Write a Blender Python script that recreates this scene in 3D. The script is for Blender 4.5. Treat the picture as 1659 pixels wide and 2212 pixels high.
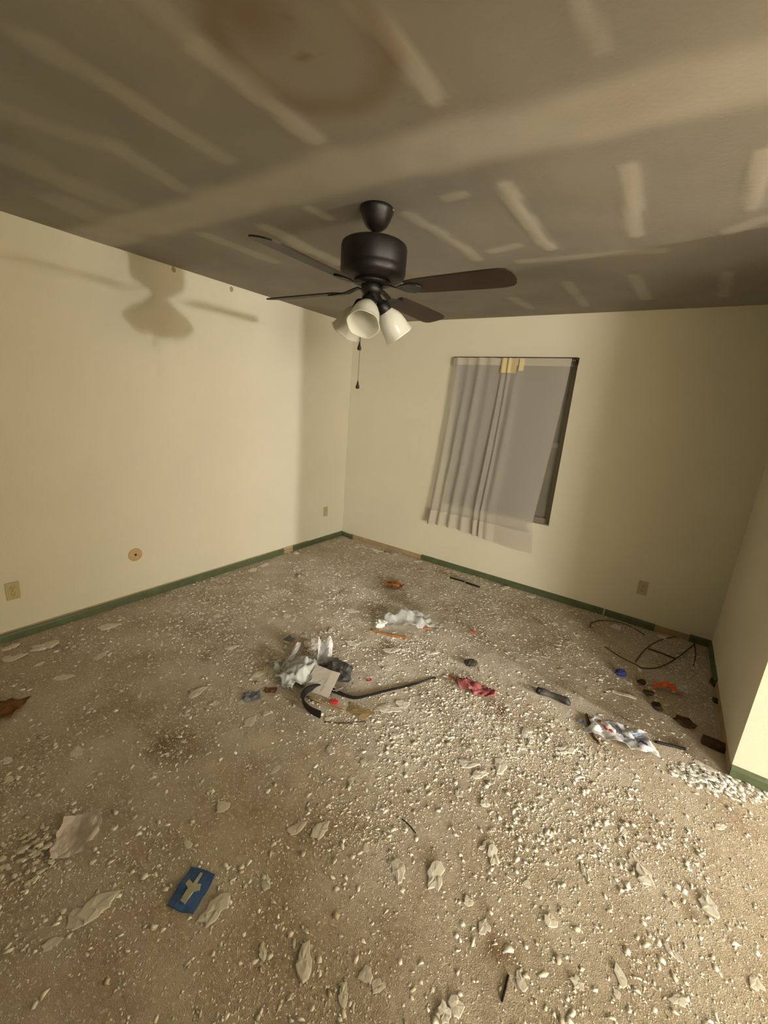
import bpy, bmesh, math, random
import numpy as np
from mathutils import Vector, Matrix, noise as mn

for o in list(bpy.data.objects): bpy.data.objects.remove(o)
SC = bpy.context.scene
COL = SC.collection
PI = math.pi

# ------------------------------------------------------------------ camera
CAM = np.array([3.1613, -3.858, 1.6131]); YAW, PIT, ROL, FPX = -0.5862, -0.2515, 0.0805, 902.09
W_, H_ = 1659, 2212
_f = np.array([math.sin(YAW)*math.cos(PIT), math.cos(YAW)*math.cos(PIT), math.sin(PIT)])
_r = np.array([math.cos(YAW), -math.sin(YAW), 0.0]); _u = np.cross(_r, _f)
CR = math.cos(ROL)*_r + math.sin(ROL)*_u
CU = -math.sin(ROL)*_r + math.cos(ROL)*_u
cam = bpy.data.cameras.new('camera'); camo = bpy.data.objects.new('camera', cam); COL.objects.link(camo)
camo.matrix_world = Matrix(((CR[0], CU[0], -_f[0], CAM[0]), (CR[1], CU[1], -_f[1], CAM[1]), (CR[2], CU[2], -_f[2], CAM[2]), (0, 0, 0, 1)))
cam.sensor_fit = 'HORIZONTAL'; cam.sensor_width = 36.0; cam.lens = FPX/W_*36.0
cam.clip_start = 0.02; cam.clip_end = 60
SC.camera = camo

# ------------------------------------------------------------------ world, exposure
w = bpy.data.worlds.new('night'); SC.world = w; w.use_nodes = True
w.node_tree.nodes['Background'].inputs[0].default_value = (0.9, 0.85, 0.75, 1)
w.node_tree.nodes['Background'].inputs[1].default_value = 0.004
SC.view_settings.view_transform = 'Standard'; SC.view_settings.look = 'None'
SC.view_settings.gamma = 1.0; SC.view_settings.use_curve_mapping = False
SC.view_settings.exposure = 0.0

# main lamp: a wall lamp at the end of the entry passage
LAMP = (8.4, -2.34, 1.70)
LAMP_W = 830.0
ld = bpy.data.lights.new('hall_lamp_light', 'POINT'); ld.energy = LAMP_W; ld.shadow_soft_size = 0.09
ld.color = (1.0, 0.99, 0.97)
lo = bpy.data.objects.new('hall_lamp_light', ld); COL.objects.link(lo); lo.location = LAMP
# second light: large soft source added for ambient, unseen in the adjoining room
LAMP2 = (8.9, -7.6, 1.75); LAMP2_W = 1600.0; LAMP2_R = 0.85
l2 = bpy.data.lights.new('added_soft_light', 'POINT'); l2.energy = LAMP2_W; l2.shadow_soft_size = LAMP2_R; l2.color = (1.0, 0.98, 0.93)
l2o = bpy.data.objects.new('added_soft_light', l2); COL.objects.link(l2o); l2o.location = LAMP2

# ------------------------------------------------------------------ room numbers (metres)
CH = 2.44            # ceiling height
RW = 3.708           # right wall of the alcove
BY = -1.466          # front face of the projecting wall
SY = -4.75           # south wall
PY = -3.8            # south side of the opening to the next room
AY = -9.2            # far side of the next room
HX = 8.7             # wall that carries the wall lamp
EX = 10.2            # far end of the next room
BLOCK_E = -2.352      # free edge of the added light blocker
WX0, WX1, WZ0, WZ1 = 1.30, 2.385, 0.67, 2.085   # window opening

def ray(px, py):
    return _f + CR*((px-829.5)/FPX) - CU*((py-1106.0)/FPX)
def G(px, py, z=0.0):
    d = ray(px, py); t = (z-CAM[2])/d[2]; p = CAM+t*d
    return Vector((p[0], p[1], z))
def onX(px, py, X=0.0):
    d = ray(px, py); t = (X-CAM[0])/d[0]; return Vector(CAM+t*d)
def onY(px, py, Y=0.0):
    d = ray(px, py); t = (Y-CAM[1])/d[1]; return Vector(CAM+t*d)

# ------------------------------------------------------------------ materials
def lin(c):
    return tuple(((v/255)/12.92 if v/255 <= 0.04045 else ((v/255+0.055)/1.055)**2.4) for v in c)
def new_mat(name):
    m = bpy.data.materials.new(name); m.use_nodes = True
    return m, m.node_tree, m.node_tree.nodes['Principled BSDF']
def mat(name, rgb, rough=0.8, var=0.0, scale=20.0, bump=0.0, bscale=60.0, metal=0.0, rgb2=None, spec=0.3, coords='Object', detail=4.0):
    m, nt, b = new_mat(name)
    b.inputs['Roughness'].default_value = rough; b.inputs['Metallic'].default_value = metal
    b.inputs['Specular IOR Level'].default_value = spec
    c = lin(rgb); b.inputs['Base Color'].default_value = (*c, 1)
    tc = nt.nodes.new('ShaderNodeTexCoord')
    if var > 0 or rgb2:
        n = nt.nodes.new('ShaderNodeTexNoise'); n.inputs['Scale'].default_value = scale; n.inputs['Detail'].default_value = detail
        nt.links.new(tc.outputs[coords], n.inputs['Vector'])
        r = nt.nodes.new('ShaderNodeValToRGB'); r.color_ramp.elements[0].position = 0.32; r.color_ramp.elements[1].position = 0.68
        c2 = lin(rgb2) if rgb2 else tuple(v*(1-var) for v in c)
        r.color_ramp.elements[0].color = (*c2, 1); r.color_ramp.elements[1].color = (*c, 1)
        nt.links.new(n.outputs['Fac'], r.inputs[0]); nt.links.new(r.outputs[0], b.inputs['Base Color'])
    if bump > 0:
        n2 = nt.nodes.new('ShaderNodeTexNoise'); n2.inputs['Scale'].default_value = bscale; n2.inputs['Detail'].default_value = 5
        nt.links.new(tc.outputs[coords], n2.inputs['Vector'])
        bp = nt.nodes.new('ShaderNodeBump'); bp.inputs['Strength'].default_value = bump; bp.inputs['Distance'].default_value = 0.01
        nt.links.new(n2.outputs['Fac'], bp.inputs['Height']); nt.links.new(bp.outputs[0], b.inputs['Normal'])
    return m
M = {}
M['wall'] = mat('cream_paint', (221, 214, 192), 0.75, 0.04, 1.6, 0.12, 90, spec=0.2)
M['drywall_strip'] = mat('bare_drywall_edge', (176, 150, 112), 0.9, 0.25, 9, 0.2, 60)
M['green'] = mat('green_paint', (90, 100, 68), 0.5, 0.25, 14, 0.2, 70, spec=0.4)
M['plate'] = mat('almond_plastic', (186, 172, 128), 0.5, 0.06, 20)
M['plate_tan'] = mat('tan_plastic', (196, 164, 120), 0.5, 0.08, 30)
M['slot'] = mat('dark_slot', (40, 34, 26), 0.7)
M['screw'] = mat('screw_steel', (150, 142, 120), 0.4, metal=0.8)
M['bronze'] = mat('oil_rubbed_bronze', (29, 24, 21), 0.45, 0.35, 40, 0.05, 200, spec=0.5, metal=0.35)
M['blade'] = mat('dark_walnut_blade', (56, 39, 27), 0.5, 0.35, 9, 0.05, 60, spec=0.35)
M['fob'] = mat('dark_wood_fob', (44, 34, 24), 0.5)
M['chain'] = mat('brass_chain', (130, 110, 75), 0.4, metal=0.8)
M['rod'] = mat('dark_brown_rod', (48, 28, 12), 0.45, spec=0.4)
M['vinyl'] = mat('grey_frame', (140, 134, 118), 0.5)
M['door'] = mat('white_door_paint', (214, 206, 190), 0.5)
M['plaster'] = mat('plaster_flake', (238, 230, 212), 0.95, 0.16, 45, 0.5, 120, coords='Object')
M['white_plaster'] = mat('white_plaster', (238, 236, 228), 0.95, 0.12, 40, 0.4, 120)
M['paper'] = mat('white_paper', (226, 214, 204), 0.8, 0.06, 12, 0.1, 40)
M['blue'] = mat('blue_film', (66, 102, 156), 0.4, 0.35, 30, 0.2, 60, spec=0.4)
M['print_white'] = mat('pale_print', (190, 186, 160), 0.7, 0.25, 60)
M['greyblue'] = mat('greyblue_film', (132, 138, 150), 0.5, 0.3, 30, 0.2, 60)
M['bag_white'] = mat('white_plastic', (226, 226, 226), 0.45, 0.08, 20, 0.1, 40, spec=0.4)
M['bag_grey'] = mat('pale_grey_plastic', (206, 212, 208), 0.45, 0.15, 20, 0.1, 40, spec=0.4)
M['card_white'] = mat('white_card', (216, 208, 198), 0.75, 0.06, 20)
M['black'] = mat('black_rubber', (22, 19, 20), 0.5, 0.3, 40, 0.2, 80, spec=0.4)
M['black_dust'] = mat('dusty_black_plastic', (34, 34, 38), 0.5, 0, 26, 0.25, 60, rgb2=(92, 88, 82))
M['red'] = mat('red_plastic', (224, 52, 58), 0.4)
M['orange'] = mat('orange_film', (226, 104, 44), 0.5, 0.25, 30)
M['pink'] = mat('faded_red_cloth', (182, 104, 104), 0.85, 0.35, 30, 0.4, 80)
M['wood'] = mat('pale_wood', (172, 148, 104), 0.8, 0.25, 30)
M['twig'] = mat('brown_twig', (104, 70, 42), 0.8, 0.3, 40)
M['darkstick'] = mat('dark_stick', (38, 32, 26), 0.7, 0.3, 40)
M['brown_paper'] = mat('orange_brown_paper', (176, 118, 62), 0.85, 0.35, 30, 0.3, 60)
M['brown_card'] = mat('brown_card', (122, 84, 46), 0.85, 0.3, 20, 0.2, 60)
M['wire'] = mat('dark_wire', (74, 58, 36), 0.6)
M['dirt'] = mat('dark_dirt', (72, 56, 36), 0.95, 0.3, 40, 0.4, 80)
M['cap_blue'] = mat('blue_plastic', (58, 62, 128), 0.4)
M['grey_lump'] = mat('dark_grey_lump', (74, 70, 58), 0.9, 0.3, 40, 0.4, 90)
M['pale_blue'] = mat('pale_blue_film', (168, 182, 206), 0.5, 0.2, 30)
M['ink_red'] = mat('red_ink', (190, 84, 84), 0.5, 0.2, 60)
M['ink_blue'] = mat('blue_ink', (52, 56, 138), 0.5, 0.2, 60)
M['ink_grey'] = mat('grey_ink', (112, 114, 128), 0.5, 0.3, 60)
M['lamp_metal'] = mat('lamp_backplate', (190, 186, 178), 0.4, metal=0.7)

def glassy(name, rgb, transp, rough=0.3):
    m, nt, b = new_mat(name)
    b.inputs['Base Color'].default_value = (*lin(rgb), 1); b.inputs['Roughness'].default_value = rough
    out = nt.nodes['Material Output']; t = nt.nodes.new('ShaderNodeBsdfTransparent'); mx = nt.nodes.new('ShaderNodeMixShader')
    mx.inputs[0].default_value = transp
    nt.links.new(b.outputs[0], mx.inputs[1]); nt.links.new(t.outputs[0], mx.inputs[2]); nt.links.new(mx.outputs[0], out.inputs[0])
    return m
def cloth(name, rgb, transp, transl=0.35):
    m, nt, b = new_mat(name)
    nt.nodes.remove(b); out = nt.nodes['Material Output']
    d = nt.nodes.new('ShaderNodeBsdfDiffuse'); d.inputs[0].default_value = (*lin(rgb), 1)
    tl = nt.nodes.new('ShaderNodeBsdfTranslucent'); tl.inputs[0].default_value = (*lin(rgb), 1)
    t = nt.nodes.new('ShaderNodeBsdfTransparent')
    a = nt.nodes.new('ShaderNodeMixShader'); a.inputs[0].default_value = transl
    c = nt.nodes.new('ShaderNodeMixShader'); c.inputs[0].default_value = transp
    nt.links.new(d.outputs[0], a.inputs[1]); nt.links.new(tl.outputs[0], a.inputs[2])
    nt.links.new(a.outputs[0], c.inputs[1]); nt.links.new(t.outputs[0], c.inputs[2]); nt.links.new(c.outputs[0], out.inputs[0])
    return m
M['film'] = glassy('clear_film', (222, 224, 220), 0.55, 0.15)
M['pane'] = mat('dusty_night_pane', (128, 124, 112), 0.35, 0.15, 6, spec=0.5)
M['sheer'] = cloth('sheer_white_cloth', (212, 206, 196), 0.36)
M['sheer_dense'] = cloth('sheer_white_cloth_double', (222, 214, 198), 0.12)
M['flap'] = cloth('yellowed_cloth', (224, 206, 158), 0.0, 0.2)
def shade_mat():
    m, nt, b = new_mat('frosted_white_glass'); out = nt.nodes['Material Output']
    b.inputs['Base Color'].default_value = (*lin((236, 234, 222)), 1); b.inputs['Roughness'].default_value = 0.22
    tl = nt.nodes.new('ShaderNodeBsdfTranslucent'); tl.inputs[0].default_value = (*lin((236, 234, 222)), 1)
    mx = nt.nodes.new('ShaderNodeMixShader'); mx.inputs[0].default_value = 0.45
    nt.links.new(b.outputs[0], mx.inputs[1]); nt.links.new(tl.outputs[0], mx.inputs[2]); nt.links.new(mx.outputs[0], out.inputs[0])
    return m
M['shade'] = shade_mat()
def carpet_mat():
    m, nt, b = new_mat('dusty_brown_carpet'); b.inputs['Roughness'].default_value = 1.0; b.inputs['Specular IOR Level'].default_value = 0.05
    L = nt.links.new; tc = nt.nodes.new('ShaderNodeTexCoord')
    def N(s, d=4, r=0.55):
        n = nt.nodes.new('ShaderNodeTexNoise'); n.inputs['Scale'].default_value = s; n.inputs['Detail'].default_value = d; n.inputs['Roughness'].default_value = r
        L(tc.outputs['Object'], n.inputs['Vector']); return n
    def ramp(src, p0, p1):
        r = nt.nodes.new('ShaderNodeValToRGB'); r.color_ramp.elements[0].position = p0; r.color_ramp.elements[1].position = p1
        L(src.outputs['Fac'], r.inputs[0]); return r
    def mix(fac, a, bb):
        x = nt.nodes.new('ShaderNodeMix'); x.data_type = 'RGBA'; L(fac, x.inputs[0])
        for s, v in ((6, a), (7, bb)):
            if isinstance(v, tuple): x.inputs[s].default_value = (*lin(v), 1)
            else: L(v, x.inputs[s])
        return x.outputs[2]
    base = mix(ramp(N(60, 5), 0.3, 0.7).outputs[0], (162, 144, 119), (188, 171, 146))
    dr = ramp(N(3.2, 7, 0.65), 0.36, 0.64).outputs[0]
    vd = nt.nodes.new('ShaderNodeVectorMath'); vd.operation = 'DISTANCE'; L(tc.outputs['Object'], vd.inputs[0]); vd.inputs[1].default_value = (1.9, -1.7, 0)   # most of the ceiling texture fell mid-room
    mr = nt.nodes.new('ShaderNodeMapRange'); L(vd.outputs['Value'], mr.inputs[0]); mr.inputs[1].default_value = .5; mr.inputs[2].default_value = 2.2; mr.inputs[3].default_value = 1.0; mr.inputs[4].default_value = .35
    mu = nt.nodes.new('ShaderNodeMath'); mu.operation = 'MULTIPLY'; L(dr, mu.inputs[0]); L(mr.outputs[0], mu.inputs[1])
    dust = mix(mu.outputs[0], base, (228, 218, 199))
    speck = mix(ramp(N(85, 3), 0.57, 0.66).outputs[0], dust, (224, 216, 198))
    stain = mix(ramp(N(2.1, 3), 0.63, 0.74).outputs[0], speck, (128, 100, 70))
    L(stain, b.inputs['Base Color'])
    n2 = N(240, 3); n3 = N(35, 4)
    ad = nt.nodes.new('ShaderNodeMath'); ad.operation = 'ADD'; L(n2.outputs['Fac'], ad.inputs[0]); L(n3.outputs['Fac'], ad.inputs[1])
    bp = nt.nodes.new('ShaderNodeBump'); bp.inputs['Strength'].default_value = 0.55; bp.inputs['Distance'].default_value = 0.012
    L(ad.outputs[0], bp.inputs['Height']); L(bp.outputs[0], b.inputs['Normal'])
    return m
M['carpet'] = carpet_mat()
def ceiling_mat():
    m, nt, b = new_mat('scraped_drywall_ceiling'); b.inputs['Roughness'].default_value = 0.95; b.inputs['Specular IOR Level'].default_value = 0.1
    L = nt.links.new; tc = nt.nodes.new('ShaderNodeTexCoord')
    n = nt.nodes.new('ShaderNodeTexNoise'); n.inputs['Scale'].default_value = 2.2; n.inputs['Detail'].default_value = 5; L(tc.outputs['Object'], n.inputs['Vector'])
    r = nt.nodes.new('ShaderNodeValToRGB'); r.color_ramp.elements[0].position = 0.3; r.color_ramp.elements[1].position = 0.7
    r.color_ramp.elements[0].color = (*lin((143, 137, 127)), 1); r.color_ramp.elements[1].color = (*lin((159, 153, 143)), 1); L(n.outputs['Fac'], r.inputs[0])
    def attr(nm):
        a = nt.nodes.new('ShaderNodeAttribute'); a.attribute_name = nm; return a
    def mix(fac, a, c):
        x = nt.nodes.new('ShaderNodeMix'); x.data_type = 'RGBA'; L(fac, x.inputs[0]); L(a, x.inputs[6]); x.inputs[7].default_value = (*lin(c), 1); return x.outputs[2]
    c = mix(attr('mud').outputs['Fac'], r.outputs[0], (186, 180, 167))
    c = mix(attr('stain').outputs['Fac'], c, (118, 94, 62))
    L(c, b.inputs['Base Color'])
    n2 = nt.nodes.new('ShaderNodeTexNoise'); n2.inputs['Scale'].default_value = 70; n2.inputs['Detail'].default_value = 4; L(tc.outputs['Object'], n2.inputs['Vector'])
    bp = nt.nodes.new('ShaderNodeBump'); bp.inputs['Strength'].default_value = 0.08; bp.inputs['Distance'].default_value = 0.01
    L(n2.outputs['Fac'], bp.inputs['Height']); L(bp.outputs[0], b.inputs['Normal'])
    return m
M['ceiling'] = ceiling_mat()
def crumb_mat():
    m, nt, b = new_mat('plaster_crumbs'); b.inputs['Roughness'].default_value = 1.0; b.inputs['Specular IOR Level'].default_value = 0.05
    a = nt.nodes.new('ShaderNodeAttribute'); a.attribute_name = 'tone'
    r = nt.nodes.new('ShaderNodeValToRGB'); r.color_ramp.elements[0].color = (*lin((200, 188, 164)), 1); r.color_ramp.elements[1].color = (*lin((250, 245, 232)), 1)
    nt.links.new(a.outputs['Fac'], r.inputs[0]); nt.links.new(r.outputs[0], b.inputs['Base Color'])
    return m
M['crumb'] = crumb_mat()

# ------------------------------------------------------------------ helpers
def tag(o, label=None, cat=None, group=None, kind=None):
    if label: o['label'] = label
    if cat: o['category'] = cat
    if group: o['group'] = group
    if kind: o['kind'] = kind
    return o
def empty(name, loc, rz=0.0):
    o = bpy.data.objects.new(name, None); COL.objects.link(o); o.location = loc; o.rotation_euler = (0, 0, rz); o.empty_display_size = 0.05
    return o
def obj(name, me, m, parent=None, loc=None, rot=None, smooth=False):
    if isinstance(me, bmesh.types.BMesh):
        b = me; me = bpy.data.meshes.new(name); bmesh.ops.recalc_face_normals(b, faces=b.faces); b.to_mesh(me); b.free()
    if m is not None and not me.materials: me.materials.append(m)
    if smooth:
        me.polygons.foreach_set('use_smooth', [True]*len(me.polygons))
    o = bpy.data.objects.new(name, me); COL.objects.link(o)
    if parent: o.parent = parent
    if loc is not None: o.location = loc
    if rot is not None: o.rotation_euler = rot
    return o
def box(b, x0, x1, y0, y1, z0, z1):
    v = [b.verts.new((x, y, z)) for x in (x0, x1) for y in (y0, y1) for z in (z0, z1)]
    for f in ((0, 1, 3, 2), (4, 6, 7, 5), (0, 4, 5, 1), (2, 3, 7, 6), (0, 2, 6, 4), (1, 5, 7, 3)): b.faces.new([v[i] for i in f])
    return v
def boxobj(name, x0, x1, y0, y1, z0, z1, m, parent=None, bevel=0.0):
    b = bmesh.new(); box(b, x0, x1, y0, y1, z0, z1)
    if bevel: bmesh.ops.bevel(b, geom=list(b.edges), offset=bevel, segments=2, affect='EDGES')
    return obj(name, b, m, parent)
def lathe(b, prof, n=32, mat4=None, wob=None):
    rings = []
    for (r, z) in prof:
        ring = []
        for i in range(n):
            a = 2*PI*i/n; rr = r*(1+(wob(a, z) if wob else 0)); p = Vector((rr*math.cos(a), rr*math.sin(a), z))
            if mat4: p = mat4 @ p
            ring.append(b.verts.new(p))
        rings.append(ring)
    for k in range(len(rings)-1):
        for i in range(n):
            b.faces.new((rings[k][i], rings[k][(i+1) % n], rings[k+1][(i+1) % n], rings[k+1][i]))
    return rings
def capped(b, prof, n=32, mat4=None):
    rs = lathe(b, prof, n, mat4); b.faces.new(rs[0][::-1]); b.faces.new(rs[-1]); return rs
def frame_to(d):
    z = Vector(d).normalized(); x = z.orthogonal().normalized(); y = z.cross(x)
    return Matrix((x, y, z)).transposed().to_4x4()
def smooth_path(pts, n=8):
    pts = [Vector(p) for p in pts]; out = []
    P = [pts[0]*2-pts[1]]+pts+[pts[-1]*2-pts[-2]]
    for i in range(1, len(P)-2):
        for k in range(n):
            t = k/n; a, b_, c, d = P[i-1], P[i], P[i+1], P[i+2]
            out.append(0.5*((2*b_)+(c-a)*t+(2*a-5*b_+4*c-d)*t*t+(3*b_-a-3*c+d)*t**3))
    out.append(pts[-1]); return out
def tube(b, pts, rad, n=8):
    rings = []; up = Vector((0, 0, 1)); N = len(pts)
    for i, p in enumerate(pts):
        t = (pts[min(i+1, N-1)]-pts[max(i-1, 0)]).normalized(); s = t.cross(up)
        if s.length < 1e-4: s = t.cross(Vector((1, 0, 0)))
        s.normalize(); q = s.cross(t); r = rad(i/(N-1)) if callable(rad) else rad
        rings.append([b.verts.new(p+(s*math.cos(2*PI*k/n)+q*math.sin(2*PI*k/n))*r) for k in range(n)])
    for k in range(N-1):
        for i in range(n): b.faces.new((rings[k][i], rings[k][(i+1) % n], rings[k+1][(i+1) % n], rings[k+1][i]))
    b.faces.new(rings[0][::-1]); b.faces.new(rings[-1])
def nz(x, y, s, seed=0.0): return mn.noise(Vector((x*s+seed*7.13, y*s-seed*3.7, seed*1.9)))
def sheet(w, l, amp, seed, nx=16, ny=16, fs=4.0, t=0.0012, edge=0.12, bow=0.0, zfun=None, corner=None):
    """crumpled closed sheet, resting with its lowest point on z=0"""
    b = bmesh.new(); top = []; fs = fs/max(w, l)
    for i in range(nx+1):
        row = []
        for j in range(ny+1):
            u = i/nx-0.5; v = j/ny-0.5
            x = u*w*(1+edge*nz(0, v*l, fs*1.5, seed+5)*2); y = v*l*(1+edge*nz(u*w, 0, fs*1.5, seed+9)*2)
            if corner:
                k = corner*max(0, abs(u)+abs(v)-0.5); x *= 1-k; y *= 1-k
            z = amp*(nz(x, y, fs, seed)+0.6*abs(nz(x, y, fs*2.1, seed+3))+0.25*nz(x, y, fs*4.5, seed+6))+bow*(u*u+v*v)*4
            if zfun: z += zfun(u, v)
            row.append((x, y, z))
        top.append(row)
    zm = min(p[2] for r in top for p in r)
    A = [[b.verts.new((p[0], p[1], p[2]-zm+t)) for p in r] for r in top]
    B = [[b.verts.new((p[0], p[1], max(0.0, p[2]-zm))) for p in r] for r in top]
    for i in range(nx):
        for j in range(ny):
            b.faces.new((A[i][j], A[i+1][j], A[i+1][j+1], A[i][j+1])); b.faces.new((B[i][j], B[i][j+1], B[i+1][j+1], B[i+1][j]))
    for i in range(nx):
        b.faces.new((A[i][0], B[i][0], B[i+1][0], A[i+1][0])); b.faces.new((A[i][ny], A[i+1][ny], B[i+1][ny], B[i][ny]))
    for j in range(ny):
        b.faces.new((A[0][j], A[0][j+1], B[0][j+1], B[0][j])); b.faces.new((A[nx][j], B[nx][j], B[nx][j+1], A[nx][j+1]))
    return b
def lump(sx, sy, sz, amp, seed, sub=3, fs=3.0, flat=True):
    b = bmesh.new(); bmesh.ops.create_icosphere(b, subdivisions=sub, radius=1.0)
    for v in b.verts:
        d = v.co.copy(); k = 1+amp*mn.noise(d*fs+Vector((seed*3.1, seed*1.7, seed)))+0.5*amp*mn.noise(d*fs*2.3+Vector((seed, seed, seed)))
        v.co = Vector((d.x*sx*k, d.y*sy*k, d.z*sz*k))
    zm = min(v.co.z for v in b.verts); lift = -zm*0.75
    for v in b.verts:
        v.co.z = max(0.0, v.co.z+lift) if flat else v.co.z-zm
    return b
def heading(p, q): return math.atan2(q.y-p.y, q.x-p.x)

# ================================================================== SETTING
# floor
bm = bmesh.new()
v = [bm.verts.new(p) for p in ((-0.1, 0.1, 0), (-0.1, AY-0.1, 0), (EX+0.1, AY-0.1, 0), (EX+0.1, 0.1, 0))]; bm.faces.new(v)
r = bmesh.ops.extrude_face_region(bm, geom=list(bm.faces))
for e in r['geom']:
    if isinstance(e, bmesh.types.BMVert): e.co.z = -0.08
tag(obj('floor', bm, M['carpet']), kind='structure')

# ceiling with taped joints and filled screw lines
def cpt(px, py): return G(px, py, CH)
STR = [  # (x0,y0,x1,y1 on the photo), half width px, strength
 (425, 95, 680, 300, 22, .9), (340, 20, 425, 95, 24, .45), (225, 185, 485, 340, 14, .5), (60, 85, 225, 185, 20, .4),
 (250, 320, 390, 405, 12, .45), (0, 235, 250, 320, 16, .3), (0, 330, 240, 435, 18, .35), (140, 440, 200, 470, 14, .3),
 (450, 510, 590, 565, 6, .6), (580, 495, 735, 570, 8, .8), (670, 450, 710, 470, 7, .7), (830, 50, 940, 210, 24, .75), (745, -30, 830, 50, 32, .6),
 (1255, -20, 1298, 105, 26, .4), (878, 463, 925, 488, 8, .7), (935, 490, 1030, 560, 9, .8), (1088, 398, 1185, 538, 14, 1.0),
 (1355, 365, 1372, 508, 21, .95), (1652, 330, 1630, 448, 22, .8), (1580, 500, 1659, 470, 8, .5), (970, 428, 1000, 422, 9, .6), (1065, 543, 1118, 530, 6, .7),
 (1225, 610, 1265, 660, 9, .6), (1370, 595, 1398, 645, 12, .55), (1570, 590, 1565, 640, 14, .4), (1110, 645, 1145, 665, 6, .5),
 (1130, 566, 1430, 541, 5, .55), (250, 480, 520, 440, 12, .2)]
segs = []
for (x0, y0, x1, y1, hw, s) in STR:
    a, c = cpt(x0, y0), cpt(x1, y1); L_ = math.hypot(x1-x0, y1-y0); nx_, ny_ = -(y1-y0)/L_*hw, (x1-x0)/L_*hw
    m0 = ((x0+x1)/2, (y0+y1)/2); q = cpt(m0[0]+nx_, m0[1]+ny_)
    d = (c-a).normalized(); ww = (q-cpt(*m0)); ww = (ww-d*ww.dot(d)).length
    segs.append((a.x, a.y, c.x, c.y, ww, s))
segs.append((-0.1, -2.57, 2.0, -2.475, 0.125, .75)); segs.append((2.0, -2.475, 5.0, -2.2, 0.12, .75))
gx = np.arange(-0.05, 4.3, 0.02); gy = np.arange(SY-0.15, 0.06, 0.02)
XX, YY = np.meshgrid(gx, gy, indexing='ij')
rng = np.random.default_rng(7)
def vnoise(X, Y, s, seed):
    rg = np.random.default_rng(seed); g = rg.random((64, 64)); x = X*s+20.3; y = Y*s+30.7
    xi = np.floor(x).astype(int); yi = np.floor(y).astype(int); fx = x-xi; fy = y-yi; fx = fx*fx*(3-2*fx); fy = fy*fy*(3-2*fy)
    g_ = lambda a, b: g[a % 64, b % 64]
    return (g_(xi, yi)*(1-fx)+g_(xi+1, yi)*fx)*(1-fy)+(g_(xi, yi+1)*(1-fx)+g_(xi+1, yi+1)*fx)*fy
wob = (vnoise(XX, YY, 6, 1)-.5)*.05+(vnoise(XX, YY, 14, 2)-.5)*.03; wob2 = (vnoise(XX, YY, 6, 3)-.5)*.05
mud = np.zeros_like(XX)
for (ax, ay, bx_, by_, hw, s) in segs:
    px, py = XX+wob*min(1, hw*14), YY+wob2*min(1, hw*14); dx, dy = bx_-ax, by_-ay; t = np.clip(((px-ax)*dx+(py-ay)*dy)/(dx*dx+dy*dy), 0, 1)
    dist = np.hypot(px-ax-t*dx, py-ay-t*dy); f = np.clip((hw*1.4-dist)/(hw*0.8), 0, 1); f = f*f*(3-2*f)
    mud = np.maximum(mud, f*s*(0.8+.4*vnoise(XX, YY, 9, 5)))
sc = cpt(660, 105); rs = 0.21
dist = np.hypot(XX-sc.x+wob, YY-sc.y+wob2); ring = np.exp(-((dist-rs)/.045)**2)*.5+np.clip(1-dist/(rs*1.2), 0, 1)*.15
s2 = cpt(540, 35); ring = np.maximum(ring, .55*np.exp(-(np.hypot(XX-s2.x, YY-s2.y)/.11)**2))
ring *= .5+vnoise(XX, YY, 5, 9)*.8
for q in ((612, 52), (655, 122)):
    c = cpt(*q); ring = np.maximum(ring, .75*np.exp(-(np.hypot((XX-c.x)+wob, (YY-c.y)*1.6)/.022)**2))
nxg, nyg = XX.shape
co = np.stack([XX, YY, CH-mud*0.0018+0*XX], -1).reshape(-1, 3)
idx = np.arange(nxg*nyg).reshape(nxg, nyg)
quads = np.stack([idx[:-1, :-1], idx[:-1, 1:], idx[1:, 1:], idx[1:, :-1]], -1).reshape(-1, 4)
me = bpy.data.meshes.new('ceiling'); me.from_pydata(co.tolist(), [], quads.tolist())
for nm, arr in (('mud', mud), ('stain', ring)):
    a = me.attributes.new(nm, 'FLOAT', 'POINT'); a.data.foreach_set('value', arr.astype(np.float32).ravel())
tag(boxobj('ceiling_next', RW, 4.26, AY-.1, SY-.1, CH, CH+.08, M['ceiling']), kind='structure')
ceil = obj('ceiling', me, M['ceiling'], smooth=True); tag(ceil, kind='structure')
tag(boxobj('ceiling_hall', 4.25, EX+0.1, AY-0.1, 0.1, CH, CH+0.08, M['ceiling']), kind='structure')

# walls
T = 0.14
def wallobj(name, boxes):
    b = bmesh.new()
    for q in boxes: box(b, *q)
    return tag(obj(name, b, M['wall']), kind='structure')
wl = wallobj('wall_left', [(-T, 0, SY-T, T, 0, CH+.05)])
wallobj('wall_back', [(0, WX0, 0, T, 0, CH+.05), (WX1, RW+T, 0, T, 0, CH+.05), (WX0, WX1, 0, T, 0, WZ0), (WX0, WX1, 0, T, WZ1, CH+.05)])
wallobj('wall_right', [(RW, RW+.12, BY, 0, 0, CH+.05)])
wallobj('wall_front', [(RW+.12, HX, BY, BY+.12, 0, CH+.05)])
wallobj('wall_hall_end', [(HX, HX+.12, -3.0, BY+.12, 0, CH+.05), (HX+.12, EX, -3.0, -2.88, 0, CH+.05)])
wallobj('wall_next_end', [(EX, EX+.12, AY, -2.88, 0, CH+.05)])
wallobj('added_light_blocker', [(7.68, 7.78, BLOCK_E-.6, BLOCK_E, 0, CH+.05)])  # added out of view to block part of the wall lamp's light
wallobj('wall_south_right', [(RW, RW+.12, AY, PY, 0, CH+.05)])
wallobj('wall_south', [(0, RW, SY-T, SY, 0, CH+.05)])
wallobj('wall_hall_south', [(RW+.12, EX, AY-T, AY, 0, CH+.05)])
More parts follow.
